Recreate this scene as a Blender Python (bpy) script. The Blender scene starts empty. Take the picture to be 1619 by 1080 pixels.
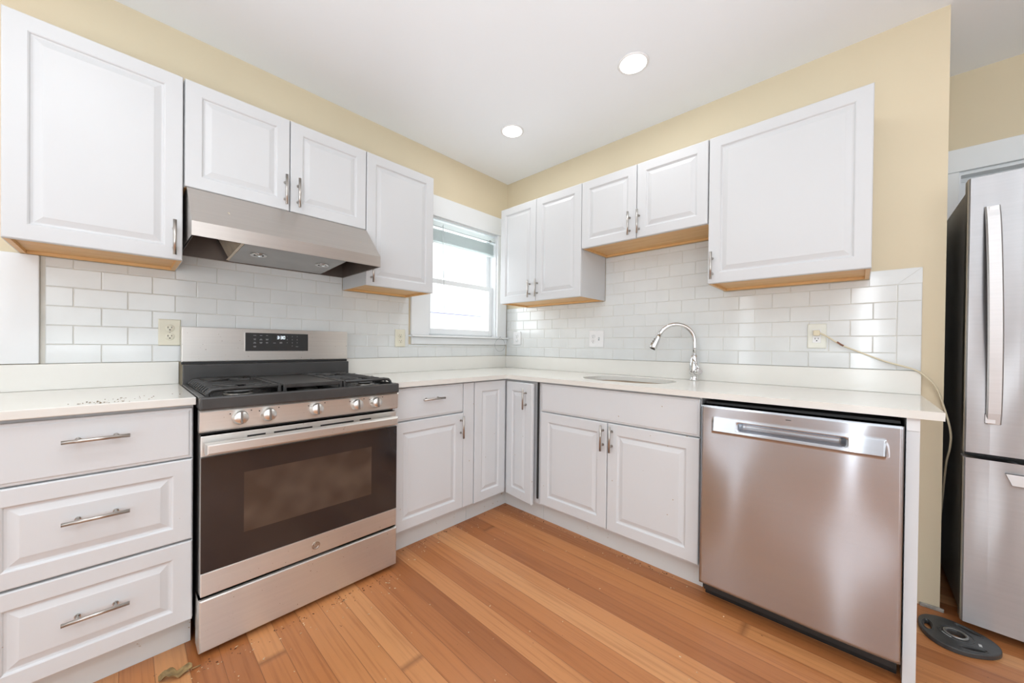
import bpy, bmesh, math, random
from mathutils import Vector, Matrix

random.seed(7)
PI = math.pi
SC = bpy.context.scene
COL = SC.collection

# ------------------------------------------------------------------ camera
cam_d = bpy.data.cameras.new('camera')
cam = bpy.data.objects.new('camera', cam_d)
COL.objects.link(cam)
_y, _p, _r = math.radians(43.0574), math.radians(-0.3951), math.radians(0.6217)
_fw = Vector((-math.sin(_y) * math.cos(_p), math.cos(_y) * math.cos(_p), math.sin(_p)))
_r0 = Vector((math.cos(_y), math.sin(_y), 0))
_u0 = _r0.cross(_fw)
_rt = _r0 * math.cos(_r) + _u0 * math.sin(_r)
_up = -_r0 * math.sin(_r) + _u0 * math.cos(_r)
_m = Matrix((_rt, _up, -_fw)).transposed().to_4x4()
_m.translation = Vector((2.3622, -2.3975, 1.1206))
cam.matrix_world = _m
cam_d.sensor_fit = 'HORIZONTAL'
cam_d.sensor_width = 36.0
cam_d.lens = 578.65 / 1619 * 36.0
cam_d.shift_x = -5.77 / 1619
cam_d.shift_y = 10.46 / 1619
cam_d.clip_start = 0.02
SC.camera = cam

# ------------------------------------------------------------------ view, world, lights
SC.view_settings.view_transform = 'Standard'
SC.view_settings.look = 'None'
SC.view_settings.exposure = 0.06
SC.view_settings.gamma = 1.0
SC.view_settings.use_curve_mapping = False

world = bpy.data.worlds.new('sky')
SC.world = world
world.use_nodes = True
wb = world.node_tree.nodes['Background']
wb.inputs[0].default_value = (0.93, 0.97, 1.0, 1)
wb.inputs[1].default_value = 2.0

def area_light(name, loc, rot, sx, sy, power, color=(1, 1, 1), spread=180):
    d = bpy.data.lights.new(name, 'AREA')
    d.shape = 'RECTANGLE'
    d.size, d.size_y = sx, sy
    d.energy = power
    d.color = color
    d.spread = math.radians(spread)
    o = bpy.data.objects.new(name, d)
    o.location = loc
    o.rotation_euler = rot
    COL.objects.link(o)
    return o

# fill lights added at unseen rear and right windows; daylight at the sink window
area_light('added_light_rear', (2.45, -4.86, 1.3), (PI / 2, 0, 0), 0.24, 1.8, 13, (0.87, 0.94, 1.0))
area_light('added_light_rear', (0.95, -4.86, 1.3), (PI / 2, 0, 0), 0.24, 1.8, 4, (0.87, 0.94, 1.0))
area_light('added_light_rear', (4.3, -4.86, 1.3), (PI / 2, 0, 0), 0.9, 1.8, 14, (0.87, 0.94, 1.0))
area_light('added_light_right', (5.26, -2.6, 1.45), (0, PI / 2, 0), 1.5, 1.7, 8, (0.87, 0.94, 1.0))
area_light('daylight_sink_window', (-0.40, -0.487, 1.66), (0, -PI / 2, 0), 1.25, 1.0, 16, (0.92, 0.965, 1.0))
# unseen fill light added behind the camera to brighten the ceiling
area_light('added_ceiling_fill', (2.75, -3.0, 1.05), (PI, 0, 0), 1.5, 1.5, 64, (0.835, 0.93, 1.0))
# two recessed lamps of the room, then four unseen ones added for fill
for i, (lx, ly) in enumerate(((1.493, -0.598), (0.614, -0.584), (1.5, -2.6), (0.9, -3.7), (3.3, -1.8), (3.3, -3.4))):
    d = bpy.data.lights.new('recessed_and_fill_lamp', 'AREA')
    d.shape = 'DISK'
    d.size = 0.13
    d.energy = 2.2 if i < 2 else 5.5
    d.color = (0.95, 0.98, 1.0)
    o = bpy.data.objects.new('recessed_and_fill_lamp', d)
    o.location = (lx, ly, 2.577)
    COL.objects.link(o)

# ------------------------------------------------------------------ materials
def new_mat(name):
    m = bpy.data.materials.new(name)
    m.use_nodes = True
    nt = m.node_tree
    return m, nt, nt.nodes['Principled BSDF']

def N(nt, typ, **kw):
    n = nt.nodes.new(typ)
    for k, v in kw.items():
        setattr(n, k, v)
    return n

def obj_coord(nt, scale=(1, 1, 1), rot=(0, 0, 0)):
    tc = N(nt, 'ShaderNodeTexCoord')
    mp = N(nt, 'ShaderNodeMapping')
    mp.inputs['Scale'].default_value = scale
    mp.inputs['Rotation'].default_value = rot
    nt.links.new(tc.outputs['Object'], mp.inputs['Vector'])
    return mp.outputs['Vector']

def noise(nt, vec, scale, detail=3, rough=0.5):
    n = N(nt, 'ShaderNodeTexNoise')
    n.inputs['Scale'].default_value = scale
    n.inputs['Detail'].default_value = detail
    n.inputs['Roughness'].default_value = rough
    if vec is not None:
        nt.links.new(vec, n.inputs['Vector'])
    return n.outputs['Fac']

def ramp(nt, fac, stops):
    r = N(nt, 'ShaderNodeValToRGB')
    el = r.color_ramp.elements
    while len(el) < len(stops):
        el.new(0.5)
    for e, (p, c) in zip(el, stops):
        e.position = p
        e.color = (*c, 1) if len(c) == 3 else c
    nt.links.new(fac, r.inputs['Fac'])
    return r.outputs['Color']

def mix(nt, fac, a, b, mode='MIX'):
    n = N(nt, 'ShaderNodeMix', data_type='RGBA', blend_type=mode)
    if isinstance(fac, float):
        n.inputs[0].default_value = fac
    else:
        nt.links.new(fac, n.inputs[0])
    for i, v in ((6, a), (7, b)):
        if isinstance(v, tuple):
            n.inputs[i].default_value = (*v, 1)
        else:
            nt.links.new(v, n.inputs[i])
    return n.outputs[2]

def bump(nt, bsdf, h, strength, dist=0.01):
    b = N(nt, 'ShaderNodeBump')
    b.inputs['Strength'].default_value = strength
    b.inputs['Distance'].default_value = dist
    nt.links.new(h, b.inputs['Height'])
    nt.links.new(b.outputs['Normal'], bsdf.inputs['Normal'])

def plain(name, c, rough=0.5, metal=0.0, var=0.04, vscale=6, spec=0.5, bstr=0.0, bscale=40, emit=None):
    m, nt, b = new_mat(name)
    b.inputs['Roughness'].default_value = rough
    b.inputs['Metallic'].default_value = metal
    b.inputs['Specular IOR Level'].default_value = spec
    v = obj_coord(nt)
    f = noise(nt, v, vscale, 3)
    lo = tuple(max(0, x * (1 - var)) for x in c)
    hi = tuple(min(1, x * (1 + var)) for x in c)
    nt.links.new(ramp(nt, f, [(0.3, lo), (0.7, hi)]), b.inputs['Base Color'])
    if bstr:
        bump(nt, b, noise(nt, v, bscale, 2), bstr, 0.002)
    if emit:
        b.inputs['Emission Color'].default_value = (*emit[0], 1)
        b.inputs['Emission Strength'].default_value = emit[1]
    return m

def specks(nt, v, base, col, scale, thr, soft=0.02):
    f = noise(nt, v, scale, 2, 0.6)
    r = ramp(nt, f, [(thr, (0, 0, 0)), (min(1, thr + soft), (1, 1, 1))])
    return mix(nt, r, base, col)

def cabinet_white(name, c, grime=0.0):
    m, nt, b = new_mat(name)
    b.inputs['Roughness'].default_value = 0.38
    b.inputs['Specular IOR Level'].default_value = 0.4
    v = obj_coord(nt)
    base = ramp(nt, noise(nt, v, 2.2, 3), [(0.3, tuple(x * 0.985 for x in c)), (0.7, c)])
    if grime:
        base = specks(nt, v, base, (0.45, 0.36, 0.24), 34, 0.765 - grime * 0.05)
    nt.links.new(base, b.inputs['Base Color'])
    bump(nt, b, noise(nt, obj_coord(nt, (60, 60, 6)), 3, 3), 0.02, 0.002)
    return m

def steel(name, c, rough, axis='x', aniso=0.6, dirt=0.0, wave=0.0):
    """brushed stainless steel; axis = direction of the grain in object space"""
    m, nt, b = new_mat(name)
    b.inputs['Metallic'].default_value = 1.0
    b.inputs['Anisotropic'].default_value = aniso
    sc = {'x': (1.2, 30, 60), 'z': (60, 30, 1.2)}[axis]
    g = noise(nt, obj_coord(nt, sc), 2, 2)
    v = obj_coord(nt)
    base = ramp(nt, g, [(0.25, tuple(x * 0.95 for x in c)), (0.75, c)])
    if dirt:
        base = specks(nt, v, base, (0.24, 0.16, 0.10), 110, 0.745 - dirt * 0.03, 0.04)
    nt.links.new(base, b.inputs['Base Color'])
    b.inputs['Roughness'].default_value = rough
    tg = N(nt, 'ShaderNodeCombineXYZ')
    tg.inputs[{'x': 2, 'z': 0}[axis]].default_value = 1.0
    vt = N(nt, 'ShaderNodeVectorTransform', vector_type='VECTOR', convert_from='OBJECT', convert_to='WORLD')
    nt.links.new(tg.outputs[0], vt.inputs[0])
    nt.links.new(vt.outputs[0], b.inputs['Tangent'])
    if wave:
        bump(nt, b, noise(nt, obj_coord(nt, (3.2, 1, 1.3)), 1.0, 1), 1.0, wave)
    return m

M = {}
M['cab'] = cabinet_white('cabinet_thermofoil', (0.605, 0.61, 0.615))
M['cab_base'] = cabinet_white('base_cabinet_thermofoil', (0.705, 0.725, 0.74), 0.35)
M['cab_dirty'] = cabinet_white('toe_kick_board', (0.70, 0.71, 0.70), 1.0)
M['trim'] = cabinet_white('trim_paint', (0.80, 0.815, 0.82))
M['beige'] = plain('beige_wall_paint', (0.69, 0.595, 0.425), 0.7, var=0.03, vscale=1.5, bstr=0.05, bscale=120)
M['rearwhite'] = plain('white_wall_paint', (0.78, 0.78, 0.78), 0.7, var=0.02, vscale=1.5)
M['ceil'] = plain('ceiling_paint', (0.905, 0.935, 0.965), 0.85, var=0.012, vscale=1.2)
M['quartz'] = plain('white_quartz', (0.80, 0.785, 0.735), 0.14, var=0.006, vscale=14)
M['tile'] = plain('glazed_tile', (0.72, 0.735, 0.725), 0.1, var=0.03, vscale=7, spec=0.6)
M['grout'] = plain('grout', (0.72, 0.70, 0.64), 0.9, var=0.1, vscale=9)
M['maple'] = None
M['nickel'] = plain('brushed_nickel', (0.50, 0.475, 0.445), 0.3, 1.0, var=0.05, vscale=40)
M['chrome'] = plain('chrome', (0.74, 0.745, 0.75), 0.07, 1.0, var=0.02)
M['steel'] = steel('range_steel', (0.80, 0.785, 0.75), 0.42, 'x', 0.85, dirt=0.9)
M['steel_clean'] = steel('hood_steel', (0.62, 0.585, 0.55), 0.36, 'x', 0.8)
M['steel_dish'] = steel('dishwasher_steel', (0.52, 0.55, 0.59), 0.235, 'x', 0.97)
M['steel_fridge'] = steel('fridge_steel', (0.45, 0.45, 0.455), 0.33, 'x', 1.0, wave=0.03)
M['steel_light'] = steel('light_steel', (0.72, 0.72, 0.72), 0.5, 'x', 0.9)
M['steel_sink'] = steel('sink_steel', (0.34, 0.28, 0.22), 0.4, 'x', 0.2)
M['steel_hi'] = plain('knob_steel', (0.75, 0.73, 0.70), 0.32, 1.0, var=0.05, vscale=60)
M['hood_in'] = plain('hood_underside_paint', (0.45, 0.46, 0.46), 0.35, 0.6, var=0.06, vscale=8)
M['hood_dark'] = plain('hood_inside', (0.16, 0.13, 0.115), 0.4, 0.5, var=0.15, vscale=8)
M['filter'] = plain('hood_filter_metal', (0.75, 0.66, 0.52), 0.35, 0.5, var=0.2, vscale=10)
M['iron'] = plain('cast_iron', (0.036, 0.035, 0.034), 0.36, var=0.3, vscale=30, bstr=0.1, bscale=250)
M['enamel'] = plain('dark_grey_enamel', (0.055, 0.054, 0.053), 0.28, var=0.15, vscale=7)
M['pan'] = plain('black_enamel', (0.018, 0.017, 0.017), 0.25, var=0.3, vscale=9)
M['cap'] = plain('burner_cap', (0.17, 0.17, 0.17), 0.4, var=0.1, vscale=30)
M['alu'] = plain('burner_aluminium', (0.30, 0.29, 0.27), 0.4, 1.0, var=0.15, vscale=60)
M['black'] = plain('black_plastic', (0.012, 0.012, 0.012), 0.45, var=0.2)
M['glassblack'] = plain('oven_door_glass', (0.026, 0.022, 0.022), 0.09, var=0.25, vscale=3, spec=0.7)
M['panelglass'] = plain('control_glass', (0.03, 0.031, 0.032), 0.15, var=0.1)
M['legend'] = plain('key_legend', (0.35, 0.36, 0.37), 0.5)
M['digit'] = plain('clock_digits', (0.9, 0.95, 1.0), 0.5, emit=((0.85, 0.93, 1.0), 0.9))
M['ivory'] = plain('ivory_plastic', (0.74, 0.71, 0.58), 0.35)
M['whiteplastic'] = plain('white_plastic', (0.80, 0.80, 0.80), 0.35)
M['offwhite'] = plain('off_white_plastic', (0.76, 0.76, 0.68), 0.35)
M['slot'] = plain('outlet_slot', (0.02, 0.02, 0.018), 0.6)
M['cord'] = plain('cream_cord', (0.70, 0.62, 0.45), 0.45)
M['wire'] = plain('thin_grey_wire', (0.35, 0.37, 0.37), 0.5)
M['copper'] = plain('worn_cord_patch', (0.22, 0.09, 0.05), 0.5)
M['gasket_and_gap'] = plain('dark_gasket_and_gap', (0.03, 0.03, 0.03), 0.6)
M['fridge_side'] = plain('fridge_side_paint', (0.34, 0.34, 0.34), 0.4, 0.5, var=0.08, bstr=0.1, bscale=300)
M['rubber'] = plain('black_rubber', (0.052, 0.053, 0.053), 0.42, var=0.2, vscale=25, bstr=0.05, bscale=200)
M['pale_print'] = plain('pale_print', (0.55, 0.56, 0.56), 0.5)
M['ring'] = plain('plate_ring_metal', (0.32, 0.32, 0.31), 0.4, 0.8)
M['leaf'] = plain('dry_leaf', (0.30, 0.20, 0.085), 0.75, var=0.4, vscale=45)
M['crumb'] = plain('brown_crumbs', (0.16, 0.09, 0.03), 0.8, var=0.6, vscale=120)
M['chip'] = plain('pale_chips', (0.62, 0.45, 0.28), 0.8, var=0.4, vscale=90)
M['darkbit'] = plain('dark_bits', (0.08, 0.035, 0.02), 0.8, var=0.4, vscale=90)
M['stain'] = plain('concrete_sill', (0.38, 0.36, 0.33), 0.9, var=0.35, vscale=40)
M['blind'] = None
M['lavender'] = plain('screen_bar', (0.50, 0.52, 0.80), 0.5)
M['badge'] = plain('badge_metal', (0.45, 0.39, 0.33), 0.35, 0.9)
M['grip'] = plain('knob_grip_metal', (0.26, 0.24, 0.22), 0.35, 0.9)
M['lens'] = plain('lamp_lens', (0.9, 0.9, 0.9), 0.5, emit=((1.0, 0.98, 0.95), 9.0))
M['lampring'] = plain('lamp_ring', (0.85, 0.85, 0.85), 0.5)
M['bulb'] = plain('hood_bulb_glass', (0.75, 0.72, 0.66), 0.1, 0.9, var=0.2, vscale=60)

def maple():
    m, nt, b = new_mat('maple_underside')
    b.inputs['Roughness'].default_value = 0.45
    g = noise(nt, obj_coord(nt, (2, 30, 30)), 2.0, 4)
    nt.links.new(ramp(nt, g, [(0.3, (0.68, 0.38, 0.14)), (0.7, (0.80, 0.51, 0.23))]), b.inputs['Base Color'])
    return m
M['maple'] = maple()

def glass():
    m, nt, b = new_mat('window_glass')
    nt.nodes.remove(b)
    out = nt.nodes['Material Output']
    t = N(nt, 'ShaderNodeBsdfTransparent')
    t.inputs[0].default_value = (0.97, 0.98, 0.98, 1)
    g = N(nt, 'ShaderNodeBsdfGlossy')
    g.inputs['Roughness'].default_value = 0.02
    mx = N(nt, 'ShaderNodeMixShader')
    mx.inputs[0].default_value = 0.06
    nt.links.new(t.outputs[0], mx.inputs[1])
    nt.links.new(g.outputs[0], mx.inputs[2])
    nt.links.new(mx.outputs[0], out.inputs['Surface'])
    return m
M['glass'] = glass()

def blind_mat():
    m, nt, b = new_mat('blind_slat')
    b.inputs['Base Color'].default_value = (0.84, 0.87, 0.87, 1)
    b.inputs['Roughness'].default_value = 0.4
    tr = N(nt, 'ShaderNodeBsdfTranslucent')
    tr.inputs[0].default_value = (0.80, 0.85, 0.84, 1)
    mx = N(nt, 'ShaderNodeMixShader')
    mx.inputs[0].default_value = 0.45
    nt.links.new(b.outputs[0], mx.inputs[1])
    nt.links.new(tr.outputs[0], mx.inputs[2])
    nt.links.new(mx.outputs[0], nt.nodes['Material Output'].inputs['Surface'])
    return m
M['blind'] = blind_mat()

def oven_window():
    m, nt, b = new_mat('oven_window_glass')
    b.inputs['Roughness'].default_value = 0.12
    b.inputs['Specular IOR Level'].default_value = 0.7
    v = obj_coord(nt, (1, 1, 1), (0, PI / 4, 0))
    ck = N(nt, 'ShaderNodeTexNoise')
    ck.inputs['Scale'].default_value = 9
    ck.inputs['Detail'].default_value = 1
    nt.links.new(obj_coord(nt, (1, 1, 1), (0, PI / 4, 0)), ck.inputs['Vector'])
    c = ramp(nt, ck.outputs['Fac'], [(0.35, (0.058, 0.041, 0.032)), (0.65, (0.098, 0.072, 0.056))])
    nt.links.new(c, b.inputs['Base Color'])
    return m
M['ovenwin'] = oven_window()

def floor_mat():
    m, nt, b = new_mat('fir_floor_boards')
    L = nt.links
    tc = N(nt, 'ShaderNodeTexCoord')
    sep = N(nt, 'ShaderNodeSeparateXYZ')
    L.new(tc.outputs['Object'], sep.inputs[0])
    def math_(op, a, bv=None, cv=None):
        n = N(nt, 'ShaderNodeMath', operation=op)
        for i, x in enumerate((a, bv, cv)):
            if x is None:
                continue
            if isinstance(x, (int, float)):
                n.inputs[i].default_value = x
            else:
                L.new(x, n.inputs[i])
        return n.outputs[0]
    row = math_('DIVIDE', sep.outputs['Y'], 0.083)
    idx = math_('FLOOR', row)
    fr = math_('FRACT', row)
    wn = N(nt, 'ShaderNodeTexWhiteNoise', noise_dimensions='1D')
    L.new(idx, wn.inputs['W'])
    xo = math_('MULTIPLY_ADD', wn.outputs['Value'], 7.0, sep.outputs['X'])
    seg = math_('DIVIDE', xo, 5.3)
    sidx = math_('FLOOR', seg)
    sfr = math_('FRACT', seg)
    wn2 = N(nt, 'ShaderNodeTexWhiteNoise', noise_dimensions='2D')
    cv = N(nt, 'ShaderNodeCombineXYZ')
    L.new(idx, cv.inputs[0]); L.new(sidx, cv.inputs[1])
    L.new(cv.outputs[0], wn2.inputs['Vector'])
    tone = ramp(nt, wn2.outputs['Value'], [(0.0, (0.34, 0.118, 0.036)), (0.3, (0.43, 0.160, 0.052)), (0.55, (0.49, 0.195, 0.068)), (0.78, (0.57, 0.252, 0.096)), (1.0, (0.62, 0.30, 0.125))])
    # grain
    gv = N(nt, 'ShaderNodeCombineXYZ')
    L.new(math_('MULTIPLY', xo, 1.3), gv.inputs[0])
    L.new(math_('MULTIPLY_ADD', idx, 3.7, math_('MULTIPLY', sep.outputs['Y'], 42.0)), gv.inputs[1])
    g = noise(nt, gv.outputs[0], 1.6, 5, 0.6)
    gcol = ramp(nt, g, [(0.28, (0.72, 0.62, 0.55)), (0.5, (1, 1, 1)), (0.75, (1.08, 1.04, 1.0))])
    c = mix(nt, 0.9, tone, gcol, 'MULTIPLY')
    # joints between boards
    edge = math_('MINIMUM', fr, math_('SUBTRACT', 1.0, fr))
    e = ramp(nt, edge, [(0.006, (1, 1, 1)), (0.022, (0, 0, 0))])
    e2 = ramp(nt, math_('MINIMUM', sfr, math_('SUBTRACT', 1.0, sfr)), [(0.0003, (1, 1, 1)), (0.0008, (0, 0, 0))])
    en = mix(nt, 1.0, e, e2, 'LIGHTEN')
    c = mix(nt, math_('MULTIPLY', en, 0.55), c, (0.16, 0.055, 0.02))
    # wear specks
    sp = noise(nt, tc.outputs['Object'], 45, 2, 0.6)
    c = mix(nt, ramp(nt, sp, [(0.74, (0, 0, 0)), (0.76, (0.8, 0.8, 0.8))]), c, (0.16, 0.06, 0.025))
    L.new(c, b.inputs['Base Color'])
    L.new(ramp(nt, noise(nt, tc.outputs['Object'], 4, 4), [(0.3, (0.32,) * 3), (0.7, (0.46,) * 3)]), b.inputs['Roughness'])
    hh = math_('SUBTRACT', math_('MULTIPLY', g, 0.15), en)
    bump(nt, b, hh, 0.25, 0.0015)
    return m
M['floor'] = floor_mat()

# ------------------------------------------------------------------ mesh helpers
class MB:
    def __init__(self):
        self.bm = bmesh.new()
        self.smooth = []

    def box(self, x0, x1, y0, y1, z0, z1, bev=0.0, seg=2):
        mt = Matrix.Translation(((x0 + x1) / 2, (y0 + y1) / 2, (z0 + z1) / 2)) @ Matrix.Diagonal((abs(x1 - x0), abs(y1 - y0), abs(z1 - z0), 1))
        r = bmesh.ops.create_cube(self.bm, size=1, matrix=mt)
        if bev:
            es = list({e for v in r['verts'] for e in v.link_edges})
            bmesh.ops.bevel(self.bm, geom=es, offset=bev, segments=seg, affect='EDGES', profile=0.5)
        return self

    def poly(self, pts):
        self.bm.faces.new([self.bm.verts.new(p) for p in pts])
        return self

    def prism(self, pts, d):
        """closed prism: polygon pts swept by vector d"""
        a = [self.bm.verts.new(p) for p in pts]
        b = [self.bm.verts.new(Vector(p) + Vector(d)) for p in pts]
        n = len(a)
        fs = [self.bm.faces.new(a), self.bm.faces.new(b[::-1])]
        for i in range(n):
            fs.append(self.bm.faces.new((a[i], b[i], b[(i + 1) % n], a[(i + 1) % n])))
        bmesh.ops.recalc_face_normals(self.bm, faces=fs)
        return self

    def plate_holes(self, outer, holes, d):
        """polygon with holes swept by vector d (3D point loops)"""
        bm = self.bm
        d = Vector(d)
        loops, edges = [], []
        for lp in [outer] + holes:
            vs = [bm.verts.new(p) for p in lp]
            loops.append(vs)
            edges += [bm.edges.new((vs[i], vs[(i + 1) % len(vs)])) for i in range(len(vs))]
        r = bmesh.ops.triangle_fill(bm, edges=edges, use_beauty=True, normal=d.normalized())
        f1 = [f for f in r['geom'] if isinstance(f, bmesh.types.BMFace)]
        mp = {}
        for lp in loops:
            for v in lp:
                mp[v] = bm.verts.new(v.co + d)
        f2 = [bm.faces.new([mp[v] for v in reversed(f.verts)]) for f in f1]
        f3 = []
        for lp in loops:
            n = len(lp)
            for i in range(n):
                a, b = lp[i], lp[(i + 1) % n]
                f3.append(bm.faces.new((a, b, mp[b], mp[a])))
        bmesh.ops.recalc_face_normals(bm, faces=f1 + f2 + f3)
        return self

    def tube(self, path, rad, seg=10, cap=True):
        bm = self.bm
        pts = [Vector(p) for p in path]
        n = len(pts)
        rs = rad if isinstance(rad, (list, tuple)) else [rad] * n
        tang = []
        for i in range(n):
            t = pts[min(i + 1, n - 1)] - pts[max(i - 1, 0)]
            tang.append(t.normalized())
        ref = Vector((0, 0, 1)) if abs(tang[0].z) < 0.9 else Vector((1, 0, 0))
        u = tang[0].cross(ref).normalized()
        rings = []
        for i in range(n):
            if i:
                u = (u - tang[i] * u.dot(tang[i])).normalized()
            w = tang[i].cross(u)
            rings.append([bm.verts.new(pts[i] + (u * math.cos(2 * PI * k / seg) + w * math.sin(2 * PI * k / seg)) * rs[i]) for k in range(seg)])
        fs = []
        for i in range(n - 1):
            for k in range(seg):
                f = bm.faces.new((rings[i][k], rings[i + 1][k], rings[i + 1][(k + 1) % seg], rings[i][(k + 1) % seg]))
                f.smooth = True
                fs.append(f)
        if cap:
            fs.append(bm.faces.new(rings[0]))
            fs.append(bm.faces.new(rings[-1][::-1]))
        bmesh.ops.recalc_face_normals(bm, faces=fs)
        return self

    def lathe(self, prof, mat=None, seg=28):
        """profile [(r, h)] turned about local z, placed with matrix mat"""
        bm = self.bm
        mat = mat or Matrix.Identity(4)
        rings = []
        for r, h in prof:
            if r < 1e-6:
                rings.append([bm.verts.new(mat @ Vector((0, 0, h)))])
            else:
                rings.append([bm.verts.new(mat @ Vector((r * math.cos(2 * PI * k / seg), r * math.sin(2 * PI * k / seg), h))) for k in range(seg)])
        fs = []
        for a, b in zip(rings, rings[1:]):
            for k in range(seg):
                k2 = (k + 1) % seg
                if len(a) == 1 and len(b) == 1:
                    continue
                if len(a) == 1:
                    f = bm.faces.new((a[0], b[k], b[k2]))
                elif len(b) == 1:
                    f = bm.faces.new((a[k], b[0], a[k2]))
                else:
                    f = bm.faces.new((a[k], b[k], b[k2], a[k2]))
                f.smooth = True
                fs.append(f)
        bmesh.ops.recalc_face_normals(bm, faces=fs)
        return self

    def cyl(self, p0, p1, r, seg=16):
        return self.tube([p0, p1], r, seg)

    def loops(self, rects):
        """nested rectangles [(x0,x1,z0,z1,y)] skinned in order, both ends capped"""
        bm = self.bm
        rs = [[bm.verts.new(p) for p in ((a, y, c), (b, y, c), (b, y, d), (a, y, d))] for a, b, c, d, y in rects]
        fs = [bm.faces.new(rs[0][::-1])]
        for p, q in zip(rs, rs[1:]):
            for i in range(4):
                fs.append(bm.faces.new((p[i], p[(i + 1) % 4], q[(i + 1) % 4], q[i])))
        fs.append(bm.faces.new(rs[-1]))
        bmesh.ops.recalc_face_normals(bm, faces=fs)
        return self

    def text(self, s, size, mat):
        cu = bpy.data.curves.new('t', 'FONT')
        cu.body = s
        cu.size = size
        cu.align_x = 'CENTER'
        cu.align_y = 'CENTER'
        o = bpy.data.objects.new('t', cu)
        COL.objects.link(o)
        dg = bpy.context.evaluated_depsgraph_get()
        dg.update()
        me = bpy.data.meshes.new_from_object(o.evaluated_get(dg))
        me.transform(mat)
        self.bm.from_mesh(me)
        bpy.data.objects.remove(o)
        bpy.data.curves.remove(cu)
        bpy.data.meshes.remove(me)
        return self

    def build(self, name, mat, parent=None, loc=None, rotz=None):
        me = bpy.data.meshes.new(name)
        self.bm.to_mesh(me)
        self.bm.free()
        me.materials.append(mat)
        o = bpy.data.objects.new(name, me)
        COL.objects.link(o)
        if parent:
            o.parent = parent
        if loc:
            o.location = loc
        if rotz is not None:
            o.rotation_euler = (0, 0, rotz)
        return o

def tag(o, label=None, cat=None, group=None, kind=None):
    if label: o['label'] = label
    if cat: o['category'] = cat
    if group: o['group'] = group
    if kind: o['kind'] = kind
    return o

def thing(name, loc, label, cat, rotz=0.0, group=None):
    o = bpy.data.objects.new(name, None)
    o.empty_display_size = 0.05
    o.location = loc
    o.rotation_euler = (0, 0, rotz)
    COL.objects.link(o)
    return tag(o, label, cat, group)

def struct(name, mb, mat, label=None):
    o = mb.build(name, mat)
    o['kind'] = 'structure'
    if label: o['label'] = label
    return o

LEFT = PI / 2          # things on the stove wall: local x runs along +y, the front (-y local) faces +x
H = 2.592              # ceiling
CT = 0.9234            # counter top
CB = 0.8964            # counter underside

# ------------------------------------------------------------------ room shell
XR, YR = 5.2, -4.8
f = MB().box(-0.15, XR + 0.15, YR - 0.15, 0.80, -0.1, 0.0)
struct('floor', f, M['floor'])
struct('ceiling', MB().box(-0.15, XR + 0.15, YR - 0.15, 0.80, H, H + 0.1), M['ceil'])

# stove wall with the window opening (y -0.845..-0.13, z 1.19..2.10)
WY0, WY1, WZ0, WZ1 = -0.845, -0.13, 1.19, 2.10
w = MB()
w.plate_holes([(0, YR - .15, 0), (0, 0.12, 0), (0, 0.12, H), (0, YR - .15, H)],
              [[(0, WY0, WZ0), (0, WY1, WZ0), (0, WY1, WZ1), (0, WY0, WZ1)]], (-0.15, 0, 0))
struct('wall_left', w, M['beige'])
# sink wall, with its return beside the fridge
WE = 2.634
w = MB().prism([(0, 0, 0), (WE, 0, 0), (WE, 0.635, 0), (WE - 0.12, 0.635, 0), (WE - 0.12, 0.12, 0), (0, 0.12, 0)], (0, 0, H))
struct('wall_right', w, M['beige'])
# wall behind the fridge with a doorway
w = MB()
w.plate_holes([(WE - .12, .636, 0), (XR, .636, 0), (XR, .636, H), (WE - .12, .636, H)],
              [[(2.74, .636, 0.002), (3.62, .636, 0.002), (3.62, .636, 2.068), (2.74, .636, 2.068)]], (0, 0.14, 0))
struct('wall_far', w, M['beige'])
m_ = MB()
m_.box(2.63, 2.744, .618, .6355, 0, 2.0655, .003)
m_.box(3.616, 3.73, .618, .6355, 0, 2.0655, .003)
m_.box(2.63, 3.73, .616, .6355, 2.066, 2.187, .003)
m_.box(2.7405, 2.752, .6365, .776, 0.002, 2.0675)
m_.box(3.608, 3.6195, .6365, .776, 0.002, 2.0675)
m_.box(2.752, 3.608, .6365, .776, 2.050, 2.0675)
m_.box(2.752, 3.608, .700, .704, 2.030, 2.050)
struct('trim_1', m_, M['trim'], 'white painted casing of the doorway behind the fridge')
d_ = bpy.data.objects.new('door_1', None); COL.objects.link(d_); d_.location = (2.754, .725, 0.003); d_['kind'] = 'structure'
MB().box(0, .852, -.02, .02, 0, 2.044, .002).build('door_slab', M['trim'], d_)

# walls behind the camera; unseen windows added for light and reflections
w = MB()
w.plate_holes([(-.15, YR, 0), (XR, YR, 0), (XR, YR, H), (-.15, YR, H)],
              [[(a, YR, .4), (b, YR, .4), (b, YR, 2.2), (a, YR, 2.2)] for a, b in ((.83, 1.07), (2.33, 2.57), (3.85, 4.75))], (0, -0.15, 0))
struct('wall_rear', w, M['rearwhite'])
w = MB()
w.plate_holes([(XR, YR, 0), (XR, .8, 0), (XR, .8, H), (XR, YR, H)],
              [[(XR, -3.45, .7), (XR, -1.75, .7), (XR, -1.75, 2.2), (XR, -3.45, 2.2)]], (0.15, 0, 0))
struct('wall_camera_side', w, M['rearwhite'])
def simple_window(name, c, w_, h_, rotz):
    e = bpy.data.objects.new(name, None); COL.objects.link(e); e.location = c; e.rotation_euler = (0, 0, rotz); e['kind'] = 'structure'
    m = MB()
    q = .05 if w_ > .4 else .015
    for x0, x1, z0, z1 in ((-w_/2, -w_/2+q, 0, h_), (w_/2-q, w_/2, 0, h_), (-w_/2+q, w_/2-q, 0, .05), (-w_/2+q, w_/2-q, h_-.05, h_)):
        m.box(x0, x1, -.02, .02, z0, z1)
    m.build('window_frame', M['trim'], e)
simple_window('added_window_2', (.95, YR - .03, .4), .24, 1.8, 0)
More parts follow.
